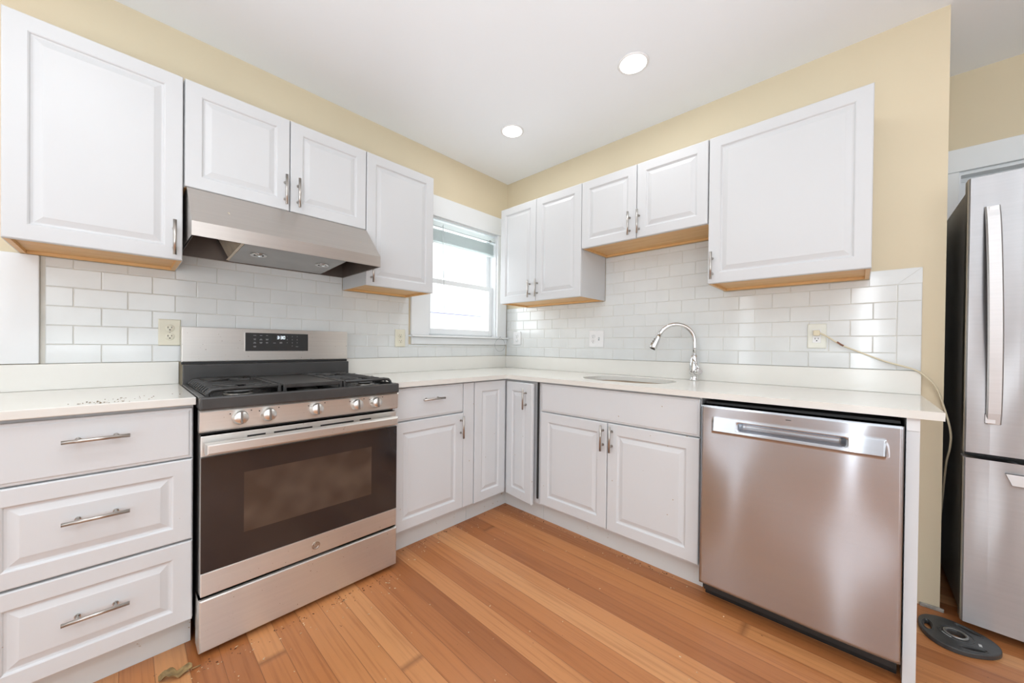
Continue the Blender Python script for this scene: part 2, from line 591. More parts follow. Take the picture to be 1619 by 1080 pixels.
simple_window('added_window_3', (2.45, YR - .03, .4), .24, 1.8, 0)
simple_window('added_window_4', (4.3, YR - .03, .4), .9, 1.8, 0)
simple_window('added_window_5', (XR + .03, -2.6, .7), 1.7, 1.5, PI / 2)

# grey strip left bare under the end of the sink wall
struct('trim_2', MB().box(2.575, 2.645, -.012, -.001, 0, .014, .002), M['stain'], 'bare grey strip at the foot of the beige wall end')
# white board left of the tiles
struct('trim_3', MB().box(.001, .021, -2.86, -2.6245, 1.0295, 1.4535, .003), M['trim'], 'white board on the wall at the left end of the tiles')

# ---- sink-side window
win = bpy.data.objects.new('window_1', None); COL.objects.link(win); win['kind'] = 'structure'
m_ = MB()
m_.box(.001, .021, -.99, WY0 + .003, 1.192, 2.0965, .003)
m_.box(.001, .021, WY1 - .003, -.02, 1.192, 2.0965, .003)
m_.box(.001, .024, -.99, -.02, 2.097, 2.25, .003)
m_.box(.001, .019, -.985, -.012, 1.124, 1.176, .003)
m_.build('window_casing', M['trim'], win)
MB().box(-.05, .05, -1.0, -.012, 1.177, 1.191, .004).build('window_sill', M['trim'], win)
m_ = MB()
m_.box(-.13, .0, WY0 - .001, WY0 + .012, 1.191, 2.10)
m_.box(-.13, .0, WY1 - .012, WY1 + .001, 1.191, 2.10)
m_.box(-.13, .0, WY0 + .012, WY1 - .012, 2.086, 2.10)
m_.box(-.13, -.05, WY0 + .012, WY1 - .012, 1.191, 1.203)
m_.build('window_frame', M['trim'], win)
def sash(x, z0, z1, rb, rt, name):
    y0, y1 = WY0 + .013, WY1 - .013
    m = MB()
    m.box(x - .016, x + .016, y0, y0 + .042, z0, z1, .003)
    m.box(x - .016, x + .016, y1 - .042, y1, z0, z1, .003)
    m.box(x - .016, x + .016, y0 + .042, y1 - .042, z0, z0 + rb, .003)
    m.box(x - .016, x + .016, y0 + .042, y1 - .042, z1 - rt, z1, .003)
    s = m.build(name, M['trim'], win)
    MB().box(x - .003, x + .003, y0 + .042, y1 - .042, z0 + rb, z1 - rt).build('pane', M['glass'], s)
    return s
sash(-.052, 1.204, 1.636, .044, .038, 'lower_sash')
sash(-.092, 1.604, 2.085, .036, .04, 'upper_sash')
MB().box(-.128, -.118, WY0 + .012, WY1 - .012, 1.374, 1.382).build('screen_bar', M['lavender'], win)

# ------------------------------------------------------------------ tiles (setting: one mesh for tiles, one for grout, per wall)
TH, TZ = 0.0777, 1.0275
def tiles(mb, s0, s1, z0, z1, phase, to3, TP, th=.006):
    g = .0011
    r0 = int(math.floor((z0 - TZ) / TH)) - 1
    for r in range(r0, 60):
        a, b = TZ + r * TH, TZ + (r + 1) * TH
        if b <= z0 + .004 or a >= z1 - .004:
            continue
        ph = phase + (TP / 2 if r % 2 else 0)
        k0 = int(math.floor((s0 - ph) / TP)) - 1
        for k in range(k0, 80):
            c, d = ph + k * TP, ph + (k + 1) * TP
            if d <= s0 + .004 or c >= s1 - .004:
                continue
            q = (max(c, s0) + g, min(d, s1) - g, max(a, z0) + g, min(b, z1) - g)
            one_tile(mb, q, to3, th)
def one_tile(mb, q, to3, th):
    c, d, a, b = q
    bv = .0022
    bm = mb.bm
    j = [random.uniform(-.0003, .0003) for _ in range(2)]
    lo = [bm.verts.new(to3(s, .0005, z)) for s, z in ((c, a), (d, a), (d, b), (c, b))]
    md = [bm.verts.new(to3(s, th - .0012, z)) for s, z in ((c, a), (d, a), (d, b), (c, b))]
    hi = [bm.verts.new(to3(s, th + jj, z)) for (s, z), jj in zip(((c + bv, a + bv), (d - bv, a + bv), (d - bv, b - bv), (c + bv, b - bv)), (j[0], j[1], j[1], j[0]))]
    fs = [bm.faces.new(hi)]
    for p, q2 in ((lo, md), (md, hi)):
        for i in range(4):
            fs.append(bm.faces.new((p[i], p[(i + 1) % 4], q2[(i + 1) % 4], q2[i])))
    bmesh.ops.recalc_face_normals(bm, faces=fs)
toL = lambda s, d, z: (d + .001, s, z)
toR = lambda s, d, z: (s, -d - .001, z)
UB = 1.4544
mt_ = MB(); gr = MB()
Z1_, Z5_ = TZ + TH, TZ + 5 * TH
for s0, s1, z0, z1 in ((-2.612, -.009, TZ, Z1_), (-1.003, -.009, Z1_, 1.122), (-2.612, -1.003, Z1_, Z5_),
                       (-2.612, -2.232, Z5_, UB - .001), (-2.232, -1.468, Z5_, 1.75), (-1.468, -1.003, Z5_, UB - .001)):
    tiles(mt_, s0, s1, z0, z1, -2.4625, toL, .1537)
    gr.box(.0004, .0045, s0 if s0 > -2.6 else -2.6235, s1, z0, z1)
bs = struct('wall_tiles_left', mt_, M['tile'], 'white subway tiles on the stove wall')
g_ = gr.build('grout', M['grout'], bs)
mt_ = MB(); gr = MB()
for s0, s1, z0, z1 in ((.009, 2.4905, TZ, Z5_), (.009, .2552, Z5_, UB - .001), (.2552, 1.0156, Z5_, UB - .004), (1.0156, 1.7867, Z5_, 1.7625), (1.7867, 2.4005, Z5_, 1.4475)):
    tiles(mt_, s0, s1, z0, z1, 2.3345 - 18 * .1567, toR, .1567)
    gr.box(s0, s1, -.0045, -.0004, z0, z1)
# border of larger tiles at the right end
zb = [TZ, 1.183, 1.3385, Z5_]
for a, b in zip(zb, zb[1:]):
    one_tile(mt_, (2.4916, 2.5665, a + .001, b - .001), toR, .0062)
bm_ = mt_.bm
for pts in ([(2.4916, 1.4171), (2.5665, 1.4171), (2.5665, 1.484)], [(2.4005, 1.4171), (2.4900, 1.4171), (2.5655, 1.485), (2.4005, 1.485)]):
    a = [bm_.verts.new(toR(s, .0005, z)) for s, z in pts]
    b = [bm_.verts.new(toR(s, .0062, z)) for s, z in pts]
    fs = [bm_.faces.new(b)] + [bm_.faces.new((a[i], a[(i + 1) % len(a)], b[(i + 1) % len(a)], b[i])) for i in range(len(a))]
    bmesh.ops.recalc_face_normals(bm_, faces=fs)
gr.box(2.4905, 2.566, -.0045, -.0004, TZ, 1.483)
gr.box(2.4005, 2.4905, -.0045, -.0004, Z5_, 1.483)
bs = struct('wall_tiles_right', mt_, M['tile'], 'white subway tiles on the sink wall')
gr.build('grout', M['grout'], bs)

# ------------------------------------------------------------------ cabinets
def door_panel(mb, x0, x1, z0, z1, yf, t=.019, fr=.052, gap=.0):
    """raised-panel front; yf = y of the front face (front looks to -y)"""
    x0 += gap; x1 -= gap
    R = []
    for i, dy in ((0, t), (0, .004), (.0015, .0012), (.004, 0), (fr, 0), (fr + .0035, .0022), (fr + .006, .006), (fr + .011, .0075), (fr + .014, .0072),
                  (fr + .030, .0022), (fr + .033, .0010), (fr + .036, .0008)):
        R.append((x0 + i, x1 - i, z0 + i, z1 - i, yf + dy))
    return mb.loops(R)

def slab_panel(mb, x0, x1, z0, z1, yf, t=.019):
    return mb.loops([(x0 + i, x1 - i, z0 + i, z1 - i, yf + dy) for i, dy in ((0, t), (0, .006), (.002, .0035), (.008, .0025), (.010, .0008), (.012, 0))])

def bar_pull(parent, x, y, z, L, vertical, name='handle', out=.030):
    """bar handle standing off the face at y; (x, z) its centre"""
    m = MB()
    r = .0058
    d = Vector((0, 0, 1)) if vertical else Vector((1, 0, 0))
    c = Vector((x, y - out, z))
    m.cyl(c - d * L / 2, c + d * L / 2, r, 14)
    for s in (-1, 1):
        p = c + d * (s * L * .28)
        m.cyl(Vector((p.x, y - .0003, p.z)), p, .0047, 10)
        m.cyl(Vector((p.x, y - .0003, p.z)), Vector((p.x, y - .003, p.z)), .007, 12)
    return m.build(name, M['nickel'], parent)

def upper_cabinet(label, origin, w, z0, z1, doors, rot, under=True, depth=.312):
    """doors: list of (x0, x1, handle_x or None, handle_z0, handle_z1) in local x"""
    t = thing('wall_cabinet', (origin[0], origin[1], z0), label, 'cabinet', rot, 'white wall cabinets')
    h = z1 - z0
    m = MB()
    if under:
        m.box(.001, w - .001, -depth, -.0078, .016, h)
        m.box(.0005, .003, -depth, -.0078, .0005, .016)
        m.box(w - .003, w - .0005, -depth, -.0078, .0005, .016)
    else:
        m.box(.001, w - .001, -depth, -.0078, .001, h)
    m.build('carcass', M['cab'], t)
    if under:
        u = MB()
        u.box(.0031, .018, -depth + .001, -.008, 0, .0158)
        u.box(w - .018, w - .0031, -depth + .001, -.008, 0, .0158)
        u.box(.0181, w - .0181, -.024, -.008, 0, .0158)
        u.box(.0181, w - .0181, -depth + .001, -depth + .017, .004, .0158)
        u.box(.0181, w - .0181, -depth + .0171, -.0241, .0125, .0158)
        tag(u.build('bottom_panel', M['maple'], t), 'orange maple underside')
    for x0, x1, hx, h0, h1 in doors:
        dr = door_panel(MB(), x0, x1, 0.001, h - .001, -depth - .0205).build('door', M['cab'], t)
        if hx is not None:
            bar_pull(dr, hx, -depth - .0205, (h0 + h1) / 2 - z0, h1 - h0, True)
    return t

UT = 2.206
y0 = -2.6725
upper_cabinet('large white single-door wall cabinet at far left above the drawer base', (0, y0, 0), -2.2325 - y0, UB, UT,
              [(.001, .4385, -2.2595 - y0, 1.47, 1.61)], LEFT)
y0 = -2.2315
upper_cabinet('short white two-door wall cabinet directly above the range hood', (0, y0, 0), -1.4685 - y0, 1.7628, UT,
              [(.003, -1.8485 - y0, -1.868 - y0, 1.785, 1.926), (-1.845 - y0, .7615, -1.8125 - y0, 1.785, 1.926)], LEFT)
y0 = -1.4675
upper_cabinet('tall narrow white single-door wall cabinet between range hood and window', (0, y0, 0), -1.0208 - y0, UB, UT,
              [(.002, -1.0208 - y0 - .001, -1.4365 - y0, 1.471, 1.61)], LEFT)
upper_cabinet('tall white two-door wall cabinet on the sink wall next to the window', (.2562, 0, 0), 1.0148 - .2562, 1.4515, 2.203,
              [(.001, .6229 - .2562, .571 - .2562, 1.479, 1.608), (.6259 - .2562, 1.0138 - .2562, .642 - .2562, 1.479, 1.608)], 0)
upper_cabinet('short white two-door wall cabinet above the sink and faucet', (1.0164, 0, 0), 1.7852 - 1.0164, 1.7645, 2.2015,
              [(.001, 1.3950 - 1.0164, 1.356 - 1.0164, 1.785, 1.922), (1.3990 - 1.0164, 1.7842 - 1.0164, 1.4135 - 1.0164, 1.785, 1.922)], 0)
upper_cabinet('large square white single-door wall cabinet above the dishwasher', (1.7872, 0, 0), 2.400 - 1.7872, 1.4505, 2.2015,
              [(.002, 2.400 - 1.7872 - .001, 1.810 - 1.7872, 1.47, 1.609)], 0)

def base_carcass(t, w, depth=.594, toe=.545, ztoe=.116, x0=0.001, side=0.0):
    m = MB().box(x0, w - .001, -depth, -.022, ztoe, CB - .001)
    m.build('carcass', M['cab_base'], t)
    MB().box(x0, w - .001, -toe, -toe + .018, .0005, ztoe - .0005).build('toe_kick', M['cab_dirty'], t)

# drawer base left of the range
y0 = -2.688
t = thing('drawer_base_cabinet', (0, y0, 0), 'white base cabinet of three stacked drawers left of the range', 'cabinet', LEFT)
w_ = -2.2235 - y0
base_carcass(t, w_)
YF = -.6150
for k, (z0, z1) in enumerate(((.7055, .884), (.4125, .7005), (.119, .4055))):
    if k == 0:
        dr = slab_panel(MB(), .004, w_ - .004, z0, z1, YF).build('drawer', M['cab_base'], t)
        tag(dr, 'flat-fronted top drawer')
    else:
        dr = door_panel(MB(), .004, w_ - .004, z0, z1, YF, fr=.050).build('drawer', M['cab_base'], t)
    bar_pull(dr, -2.4535 - y0, YF, (.8175, .5725, .272)[k], .141, False)
MB().box(-.132, -.001, -.594, -.022, .0005, CB - .001).build('filler_panel', M['cab_base'], t)
# base right of the range
y0 = -1.4555
t = thing('base_cabinet', (0, y0, 0), 'white base cabinet with one drawer over one door right of the range', 'cabinet', LEFT)
w_ = -.9015 - y0
base_carcass(t, w_)
dr = slab_panel(MB(), .006, -.9875 - y0, .7155, .888, YF).build('drawer', M['cab_base'], t)
bar_pull(dr, -1.213 - y0, YF, .8185, .141, False)
dr = door_panel(MB(), .006, -.9865 - y0, .131, .708, YF, fr=.056).build('door', M['cab_base'], t)
bar_pull(dr, -1.007 - y0, YF, .6275, .134, True)
MB().box(-.985 - y0, w_ - .002, YF + .001, -.5945, .131, .888, .001).build('filler_strip', M['cab_base'], t)
# corner cabinet, L-shaped, with a folding pair of narrow doors (the right one ajar)
t = thing('corner_base_cabinet', (0, 0, 0), 'white corner base cabinet with two narrow doors, the right one ajar', 'cabinet')
m_ = MB().prism([(.022, -.9005, .116), (.594, -.9005, .116), (.594, -.5945, .116), (.893, -.5945, .116), (.893, -.022, .116), (.022, -.022, .116)], (0, 0, CB - .001 - .116))
m_.build('carcass', M['cab_base'], t)
m_ = MB().prism([(.527, -.9005, .0005), (.545, -.9005, .0005), (.545, -.545, .0005), (.893, -.545, .0005), (.893, -.527, .0005), (.527, -.527, .0005)], (0, 0, .115))
m_.build('toe_kick', M['cab_dirty'], t)
dr = door_panel(MB(), 0, .272, .124, .887, -.019, fr=.058).build('door', M['cab_base'], t, loc=(.596, -.8955, 0), rotz=LEFT)
dr = door_panel(MB(), 0, .258, .118, .881, -.019, fr=.058).build('door', M['cab_base'], t, loc=(.6215, -.599, 0), rotz=math.radians(-7.5))
bar_pull(dr, .203, -.019, .782, .133, True)
m_ = MB().box(.8805, .8915, -.604, -.5955, .15, .888); m_.build('gap_shade_strip', M['gasket_and_gap'], t)  # dark strip put in for the shaded gap beside the ajar door
# sink base
x0 = .894
t = thing('sink_base_cabinet', (x0, 0, 0), 'white two-door sink base cabinet under the sink', 'cabinet')
w_ = 1.8475 - x0
m_ = MB()
m_.box(.001, w_ - .001, -.594, -.56, .116, CB - .001)
m_.box(.001, .02, -.56, -.022, .116, CB - .001)
m_.box(w_ - .02, w_ - .001, -.56, -.022, .116, CB - .001)
m_.box(.02, w_ - .02, -.56, -.022, .116, .134)
m_.build('carcass', M['cab_base'], t)
MB().box(.001, w_ - .001, -.545, -.527, .0005, .1155).build('toe_kick', M['cab_dirty'], t)
fp = slab_panel(MB(), .9185 - x0, 1.8435 - x0, .7135, .886, YF).build('false_drawer_front', M['cab_base'], t)
dr = door_panel(MB(), .9185 - x0, 1.3775 - x0, .1305, .7075, YF, fr=.056).build('door', M['cab_base'], t)
bar_pull(dr, 1.355 - x0, YF, .6265, .139, True)
dr = door_panel(MB(), 1.3815 - x0, 1.8435 - x0, .1305, .7075, YF, fr=.056).build('door', M['cab_base'], t)
bar_pull(dr, 1.408 - x0, YF, .6275, .139, True)
# end panel right of the dishwasher
t = thing('end_panel', (2.484, 0, 0), 'narrow white end panel holding up the counter right of the dishwasher', 'panel')
MB().box(0, .031, -.62, -.001, .0005, .852, .001).build('panel', M['cab_base'], t)
MB().box(0, .031, -.622, -.001, .8525, CB - .0006, .001).build('top_block', M['trim'], t)

# ------------------------------------------------------------------ counters
t = thing('countertop', (0, 0, CB), 'white quartz countertop with brown crumbs left of the range', 'countertop')
MB().box(.0008, .635, -2.83, -2.2205, 0, CT - CB, .0025).build('slab', M['quartz'], t)
MB().box(.0082, .021, -2.83, -2.2205, CT - CB + .0004, 1.027 - CB, .0015).build('backsplash_strip', M['quartz'], t)

t = thing('countertop', (0, 0, CB), 'long white L-shaped quartz countertop around the corner holding the sink', 'countertop')
SX, SY, SA, SB = 1.345, -.315, .272, .188
def sink_loop(k=1.0, z=0.0, n=48, e=2.6):
    pts = []
    for i in range(n):
        a = 2 * PI * i / n
        c, s = math.cos(a), math.sin(a)
        pts.append((SX + k * SA * math.copysign(abs(c) ** (2 / e), c), SY + k * SB * math.copysign(abs(s) ** (2 / e), s), z))
    return pts
YL = -1.4525
XE = 2.5665
m_ = MB()
m_.plate_holes([(.0008, YL, 0), (.635, YL, 0), (.635, -.635, 0), (XE, -.635, 0), (XE, -.0008, 0), (.0008, -.0008, 0)], [sink_loop()], (0, 0, CT - CB))
m_.build('slab', M['quartz'], t)
MB().box(.0082, .021, YL, -.0082, CT - CB + .0004, 1.027 - CB, .0015).box(.0212, XE, -.021, -.0082, CT - CB + .0004, 1.027 - CB, .0015).build('backsplash_strip', M['quartz'], t)

# sink
t = thing('sink', (SX, SY, .70), 'oval stainless undermount sink set into the white counter', 'sink')
bm = MB()
rings = []
for k, z in ((1.045, CB - .0012), (1.0, CB - .0012), (.985, CB - .012), (.955, .80), (.90, .725), (.80, .705), (.12, .698)):
    rings.append([bm.bm.verts.new((x - SX, y - SY, z - .70)) for x, y, _ in sink_loop(k)])
for a, b in zip(rings, rings[1:]):
    for i in range(len(a)):
        f_ = bm.bm.faces.new((a[i], a[(i + 1) % len(a)], b[(i + 1) % len(a)], b[i])); f_.smooth = True
bmesh.ops.recalc_face_normals(bm.bm, faces=bm.bm.faces[:])
so = bm.build('basin', M['steel_sink'], t)
sm = so.modifiers.new('thickness', 'SOLIDIFY'); sm.thickness = .0012; sm.offset = -1 if False else 1
MB().lathe([(0, .004), (.03, .004), (.045, .001), (.045, -.003), (0, -.003)]).build('drain', M['chrome'], t)

# faucet
FX, FY = 1.648, -.062
t = thing('faucet', (FX, FY, CT), 'chrome gooseneck pull-down faucet behind the sink', 'faucet')
MB().lathe([(0, .0006), (.025, .0006), (.025, .006), (.021, .010), (.020, .033), (.029, .042), (.0305, .055), (.0295, .07), (.025, .11), (.0175, .148), (.013, .156), (0, .156)]).build('body', M['chrome'], t)
dv = Vector((-.205, -.142, 0)); reach = dv.length; dn = dv.normalized()
path = [Vector((0, 0, .150)), Vector((0, 0, .20)), Vector((0, 0, .231))]
R = .105
for k in range(1, 15):
    a = PI * k / 14 * .89
    path.append(dn * (R * (1 - math.cos(a))) + Vector((0, 0, .231 + R * math.sin(a))))
m_ = MB().tube(path, .0118, 16); m_.build('spout', M['chrome'], t)
pe = path[-1]; dd = (path[-1] - path[-2]).normalized()
hd = MB().tube([pe + dd * .0005, pe + dd * .012, pe + dd * .04, pe + dd * .075, pe + dd * .088], [.0135, .0145, .0175, .0225, .0215], 20).build('spray_head', M['chrome'], t)
MB().tube([pe + dd * .0885, pe + dd * .0905], [.017, .016], 16).build('nozzle', M['gasket_and_gap'], hd)
sn = Vector((0, 0, 1)) - dd * dd.z; sn.normalize()
sd = dn.cross(Vector((0, 0, 1)))
side = dn - dd * dn.dot(dd); side.normalize()
for q in (.03, .045, .06):
    c = pe + dd * q + side * (.0155 + (q - .03) * .12)
    MB().tube([c - side * .001, c + side * .003], [.005, .004], 10).build('spray_button', M['gasket_and_gap'], hd)
hv = MB().tube([Vector((.012, -.012, .052)), Vector((.034, -.034, .056)), Vector((.047, -.047, .058))], [.019, .0205, .013], 18)
hv.build('valve_cap', M['chrome'], t)
MB().tube([Vector((.040, -.040, .070)), Vector((.018, -.030, .100)), Vector((-.004, -.024, .128))], [.0052, .0048, .0062], 10).build('lever_handle', M['chrome'], t)

# ------------------------------------------------------------------ range hood
y0 = -2.2225
HW = .756
t = thing('range_hood', (0, y0, 1.53), 'stainless under-cabinet range hood above the range', 'range hood', LEFT)
HZ = 1.7615 - 1.53
m_ = MB()
pr = [(-.0085, .0005), (-.5, .0005), (-.5, .056), (-.331, HZ), (-.0085, HZ)]
th = .004
for xa in (0, HW - th):
    m_.prism([(xa, a, b) for a, b in pr], (th, 0, 0))
m_.prism([(th, -.5, .0005), (th, -.5, .056), (th, -.496, .055), (th, -.496, .0005)], (HW - 2 * th, 0, 0))
m_.prism([(th, -.5, .056), (th, -.331, HZ), (th, -.329, HZ - .004), (th, -.496, .055)], (HW - 2 * th, 0, 0))
m_.prism([(th, -.331, HZ), (th, -.0085, HZ), (th, -.0085, HZ - .004), (th, -.329, HZ - .004)], (HW - 2 * th, 0, 0))
m_.prism([(th, -.0085, .0005), (th, -.0125, .0005), (th, -.0125, HZ - .004), (th, -.0085, HZ - .004)], (HW - 2 * th, 0, 0))
m_.build('canopy', M['steel_clean'], t)
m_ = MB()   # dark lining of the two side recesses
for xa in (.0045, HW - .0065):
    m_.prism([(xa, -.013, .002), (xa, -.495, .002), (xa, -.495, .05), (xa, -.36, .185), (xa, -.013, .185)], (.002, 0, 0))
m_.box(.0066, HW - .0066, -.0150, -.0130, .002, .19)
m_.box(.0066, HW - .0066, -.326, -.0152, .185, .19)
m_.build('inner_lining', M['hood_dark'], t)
xa, xb = -2.036 - y0, -1.60 - y0
m_ = MB().prism([(xa, -.018, .004), (xa, -.46, .026), (xa, -.46, .07), (xa, -.32, .165), (xa, -.018, .165)], (xb - xa, 0, 0))
un = m_.build('fan_housing', M['hood_in'], t)
fl = MB()
fl.prism([(xa - .002, -.06, .008), (xa - .002, -.43, .03), (xa - .062, -.43, .135), (xa - .062, -.06, .135)], (-.003, 0, .001))
fl.prism([(xa - .012, -.035, .0045), (xa - .001, -.035, .0045), (xa - .001, -.44, .027), (xa - .012, -.44, .027)], (0, 0, .003))
fl.build('filter', M['filter'], t)
fl = MB()
fl.prism([(xb + .003, -.06, .008), (xb + .003, -.43, .03), (xb + .06, -.43, .135), (xb + .06, -.06, .135)], (.003, 0, .001))
fl.build('filter', M['filter'], t)
for lx in (-1.955, -1.668):
    lz = .004 + (.245 - .018) / .442 * .022
    mt4 = Matrix.Translation((lx - y0, -.245, lz - .0008)) @ Matrix.Rotation(PI - .05, 4, 'X')
    hl = MB().lathe([(.021, 0), (.034, 0), (.034, .003), (.030, .006), (.021, .003)], mt4, 24).build('hood_lamp', M['chrome'], t)
    MB().lathe([(0, .0035), (.012, .003), (.0195, .0005), (0, .0003)], mt4, 20).build('bulb', M['bulb'], hl)
# ------------------------------------------------------------------ gas range
y0 = -2.2165
RW = .757
t = thing('gas_range', (0, y0, 0), 'freestanding stainless gas range with black cooktop and oven door', 'range', LEFT)
m_ = MB()
m_.box(.004, RW - .004, -.635, -.03, .045, .912)
for fx in (.05, RW - .05):
    for fy in (-.60, -.08):
        m_.cyl((fx, fy, .0006), (fx, fy, .0455), .018, 12)
m_.build('body', M['enamel'], t)
# cooktop tray with raised rim
ct = MB()
ct.box(0, RW, -.695, -.672, .8805, .9265, .006)
ct.box(0, .018, -.672, -.10, .8805, .9265, .003)
ct.box(RW - .018, RW, -.672, -.10, .8805, .9265, .003)
cto = ct.build('cooktop', M['enamel'], t)
MB().box(.0182, RW - .0182, -.6718, -.1002, .9125, .918).build('drip_pan', M['pan'], t)
# back riser and control backguard
MB().box(.004, RW - .004, -.10, -.075, .9125, 1.0145, .003).build('back_riser', M['enamel'], t)
bg = MB().loops([(.0, RW, 1.026, 1.1935, -.024), (.0, RW, 1.026, 1.1935, -.066), (.002, RW - .002, 1.028, 1.1915, -.0698), (.005, RW - .005, 1.031, 1.1885, -.071)]).build('backguard', M['steel'], t)
MB().box(.003, RW - .003, -.070, -.025, 1.0148, 1.0256).build('vent_gap', M['black'], t)
# display glass
YD = -.0712
px0, px1, pz0, pz1 = .243, .535, 1.078, 1.172
dp = MB().box(px0, px1, YD - .0016, YD - .0002, pz0, pz1, .0005).build('control_display', M['panelglass'], t)
for a_, b_ in ((px0 - .005, px0 - .0005), (px1 + .0005, px1 + .004)):
    MB().box(a_, b_, YD - .002, YD - .0001, pz0, pz1).build('display_edge', M['steel_hi'], bg)
sg = MB()
def seg7(mb, ch, cx, cz, w, h, y):
    S = {'a': (-w/2, w/2, h/2 - .002, h/2), 'g': (-w/2, w/2, -.001, .001), 'd': (-w/2, w/2, -h/2, -h/2 + .002),
         'b': (w/2 - .002, w/2, 0, h/2), 'c': (w/2 - .002, w/2, -h/2, 0), 'f': (-w/2, -w/2 + .002, 0, h/2), 'e': (-w/2, -w/2 + .002, -h/2, 0)}
    for s in {'3': 'abcdg', '0': 'abcdef'}[ch]:
        a, b, c, d = S[s]
        mb.box(cx + a, cx + b, y - .0006, y, cz + c, cz + d)
for i, ch in enumerate('330'):
    seg7(sg, ch, px0 + .145 + i * .0125 + (0.003 if i else 0), 1.150, .009, .016, YD - .0017)
for dz in (-.003, .003):
    sg.box(px0 + .1524, px0 + .1538, YD - .0023, YD - .0017, 1.150 + dz - .0007, 1.150 + dz + .0007)
sg.build('clock_digits', M['digit'], dp)
RX = Matrix.Rotation(PI / 2, 4, 'X')
for i, col in enumerate((.040, .067, .094)):
    for j, z in enumerate((1.159, 1.1405, 1.123, 1.103)):
        if j == 3 and i:
            continue
        lg = MB()
        for q in range(1 if j == 0 else 2):
            ww = .0125 - .002 * ((i + j + q) % 3)
            lg.box(px0 + col - ww / 2, px0 + col + ww / 2, YD - .0020, YD - .0017, z - .0045 * q - .0007, z - .0045 * q + .0009)
        lg.build('key_legend', M['legend'], dp)
for x_, z in ((.128, 1.1205), (.158, 1.1245), (.158, 1.1195), (.236, 1.1015)):
    MB().box(px0 + x_ - .006, px0 + x_ + .006, YD - .0020, YD - .0017, z - .0008, z + .0008).build('key_legend', M['legend'], dp)
for i, ch in enumerate('1234567890'):
    r_, c_ = divmod(i, 3)
    xx = px0 + .188 + (c_ if i < 9 else 1) * .0245
    MB().text(ch, .0078, Matrix.Translation((xx, YD - .0019, 1.157 - .0175 * r_)) @ RX).build('key_digit', M['legend'], dp)
# knob panel
kp = MB().prism([(0, -.640, .8795), (0, -.681, .8795), (0, -.686, .873), (0, -.680, .806), (0, -.674, .800), (0, -.640, .800)], (RW, 0, 0)).build('control_panel', M['steel'], t)
for ky in (-2.098, -2.008, -1.836, -1.665, -1.574):
    kx = ky - y0
    for dx, dz in ((.031, .022), (-.033, .016)):
        MB().box(kx + dx - .0018, kx + dx + .0018, -.6868, -.6835, .843 + dz - .0018, .843 + dz + .0018).build('burner_mark', M['black'], kp)
for ky in (-2.098, -2.008, -1.836, -1.665, -1.574):
    kx = ky - y0 - .003
    m4 = Matrix.Translation((kx, -.6835, .842)) @ Matrix.Rotation(PI / 2 + math.radians(-5), 4, 'X')
    kn = MB().lathe([(0, -.002), (.0255, -.002), (.0258, .004), (.0235, .006), (.0225, .024), (.0205, .0275), (0, .0285)], m4, 32).build('knob', M['steel_hi'], t)
    gb = MB().box(-.0034, .0034, -.0215, .0215, .0265, .0335, .0012)
    gb.bm.transform(m4)
    gb.build('knob_grip', M['grip'], kn)
# oven door: steel frame, black glass, window, handle
dz0, dz1 = .218, .787
od = MB()
od.box(.004, RW - .004, -.675, -.638, .712, dz1, .003)
od.box(.004, RW - .004, -.683, -.638, dz0, .301, .003)
od.box(.004, RW - .004, -.676, -.638, .301, .712)
door = od.build('oven_door', M['steel'], t)
MB().box(.0045, RW - .0045, -.6826, -.6764, .3015, .7115, .001).build('door_glass', M['glassblack'], door)
MB().box(-2.088 - y0, -1.594 - y0, -.6834, -.6828, .408, .634).build('window', M['ovenwin'], door)
hb = MB()
hb.loops([(.012, RW - .022, .7305, .7655, -.692), (.012, RW - .022, .729, .767, -.722), (.016, RW - .026, .732, .764, -.731), (.02, RW - .03, .735, .761, -.733)])
hb.box(.02, .06, -.692, -.6755, .734, .761)
hb.box(RW - .07, RW - .03, -.692, -.6755, .734, .761)
hb.build('door_handle', M['steel'], door)
for a, b in ((.139, .198), (.226, .366), (.398, .540), (.568, .622)):
    MB().box(a, b, -.6758, -.6752, .7635, .7695).build('door_vent_slot', M['black'], door)
# round badge
m4 = Matrix.Translation((-1.836 - y0, -.6833, .2585)) @ Matrix.Rotation(PI / 2, 4, 'X')
bd = MB().lathe([(0, .0), (.0165, .0), (.0165, .0018), (.0145, .0022), (.0135, .0014), (0, .0014)], m4, 32).build('badge', M['badge'], t)
sw = MB()
for k in range(4):
    a0 = k * PI / 2
    pts = [Vector((math.cos(a0 + q * .35) * (.0115 - q * .0006), math.sin(a0 + q * .35) * (.0115 - q * .0006), .0018)) for q in range(4)]
    sw.tube([m4 @ p for p in pts], .0007, 6)
for s in (-1, 1):
    pts = [Vector((s * .0035 + .0032 * math.cos(q * .6), .0035 * math.sin(q * .6), .0018)) for q in range(9)]
    sw.tube([m4 @ p for p in pts], .0006, 6)
sw.build('monogram', M['steel_hi'], bd)
# storage drawer
dw = MB().loops([(.0, RW, .018, .2065, -.60), (.0, RW, .018, .2065, -.672), (.002, RW - .002, .020, .2045, -.680), (.006, RW - .006, .024, .2005, -.683)]).build('drawer', M['steel'], t)
MB().box(.25, .47, -.672, -.66, .2070, .2135).build('drawer_grip', M['black'], dw)
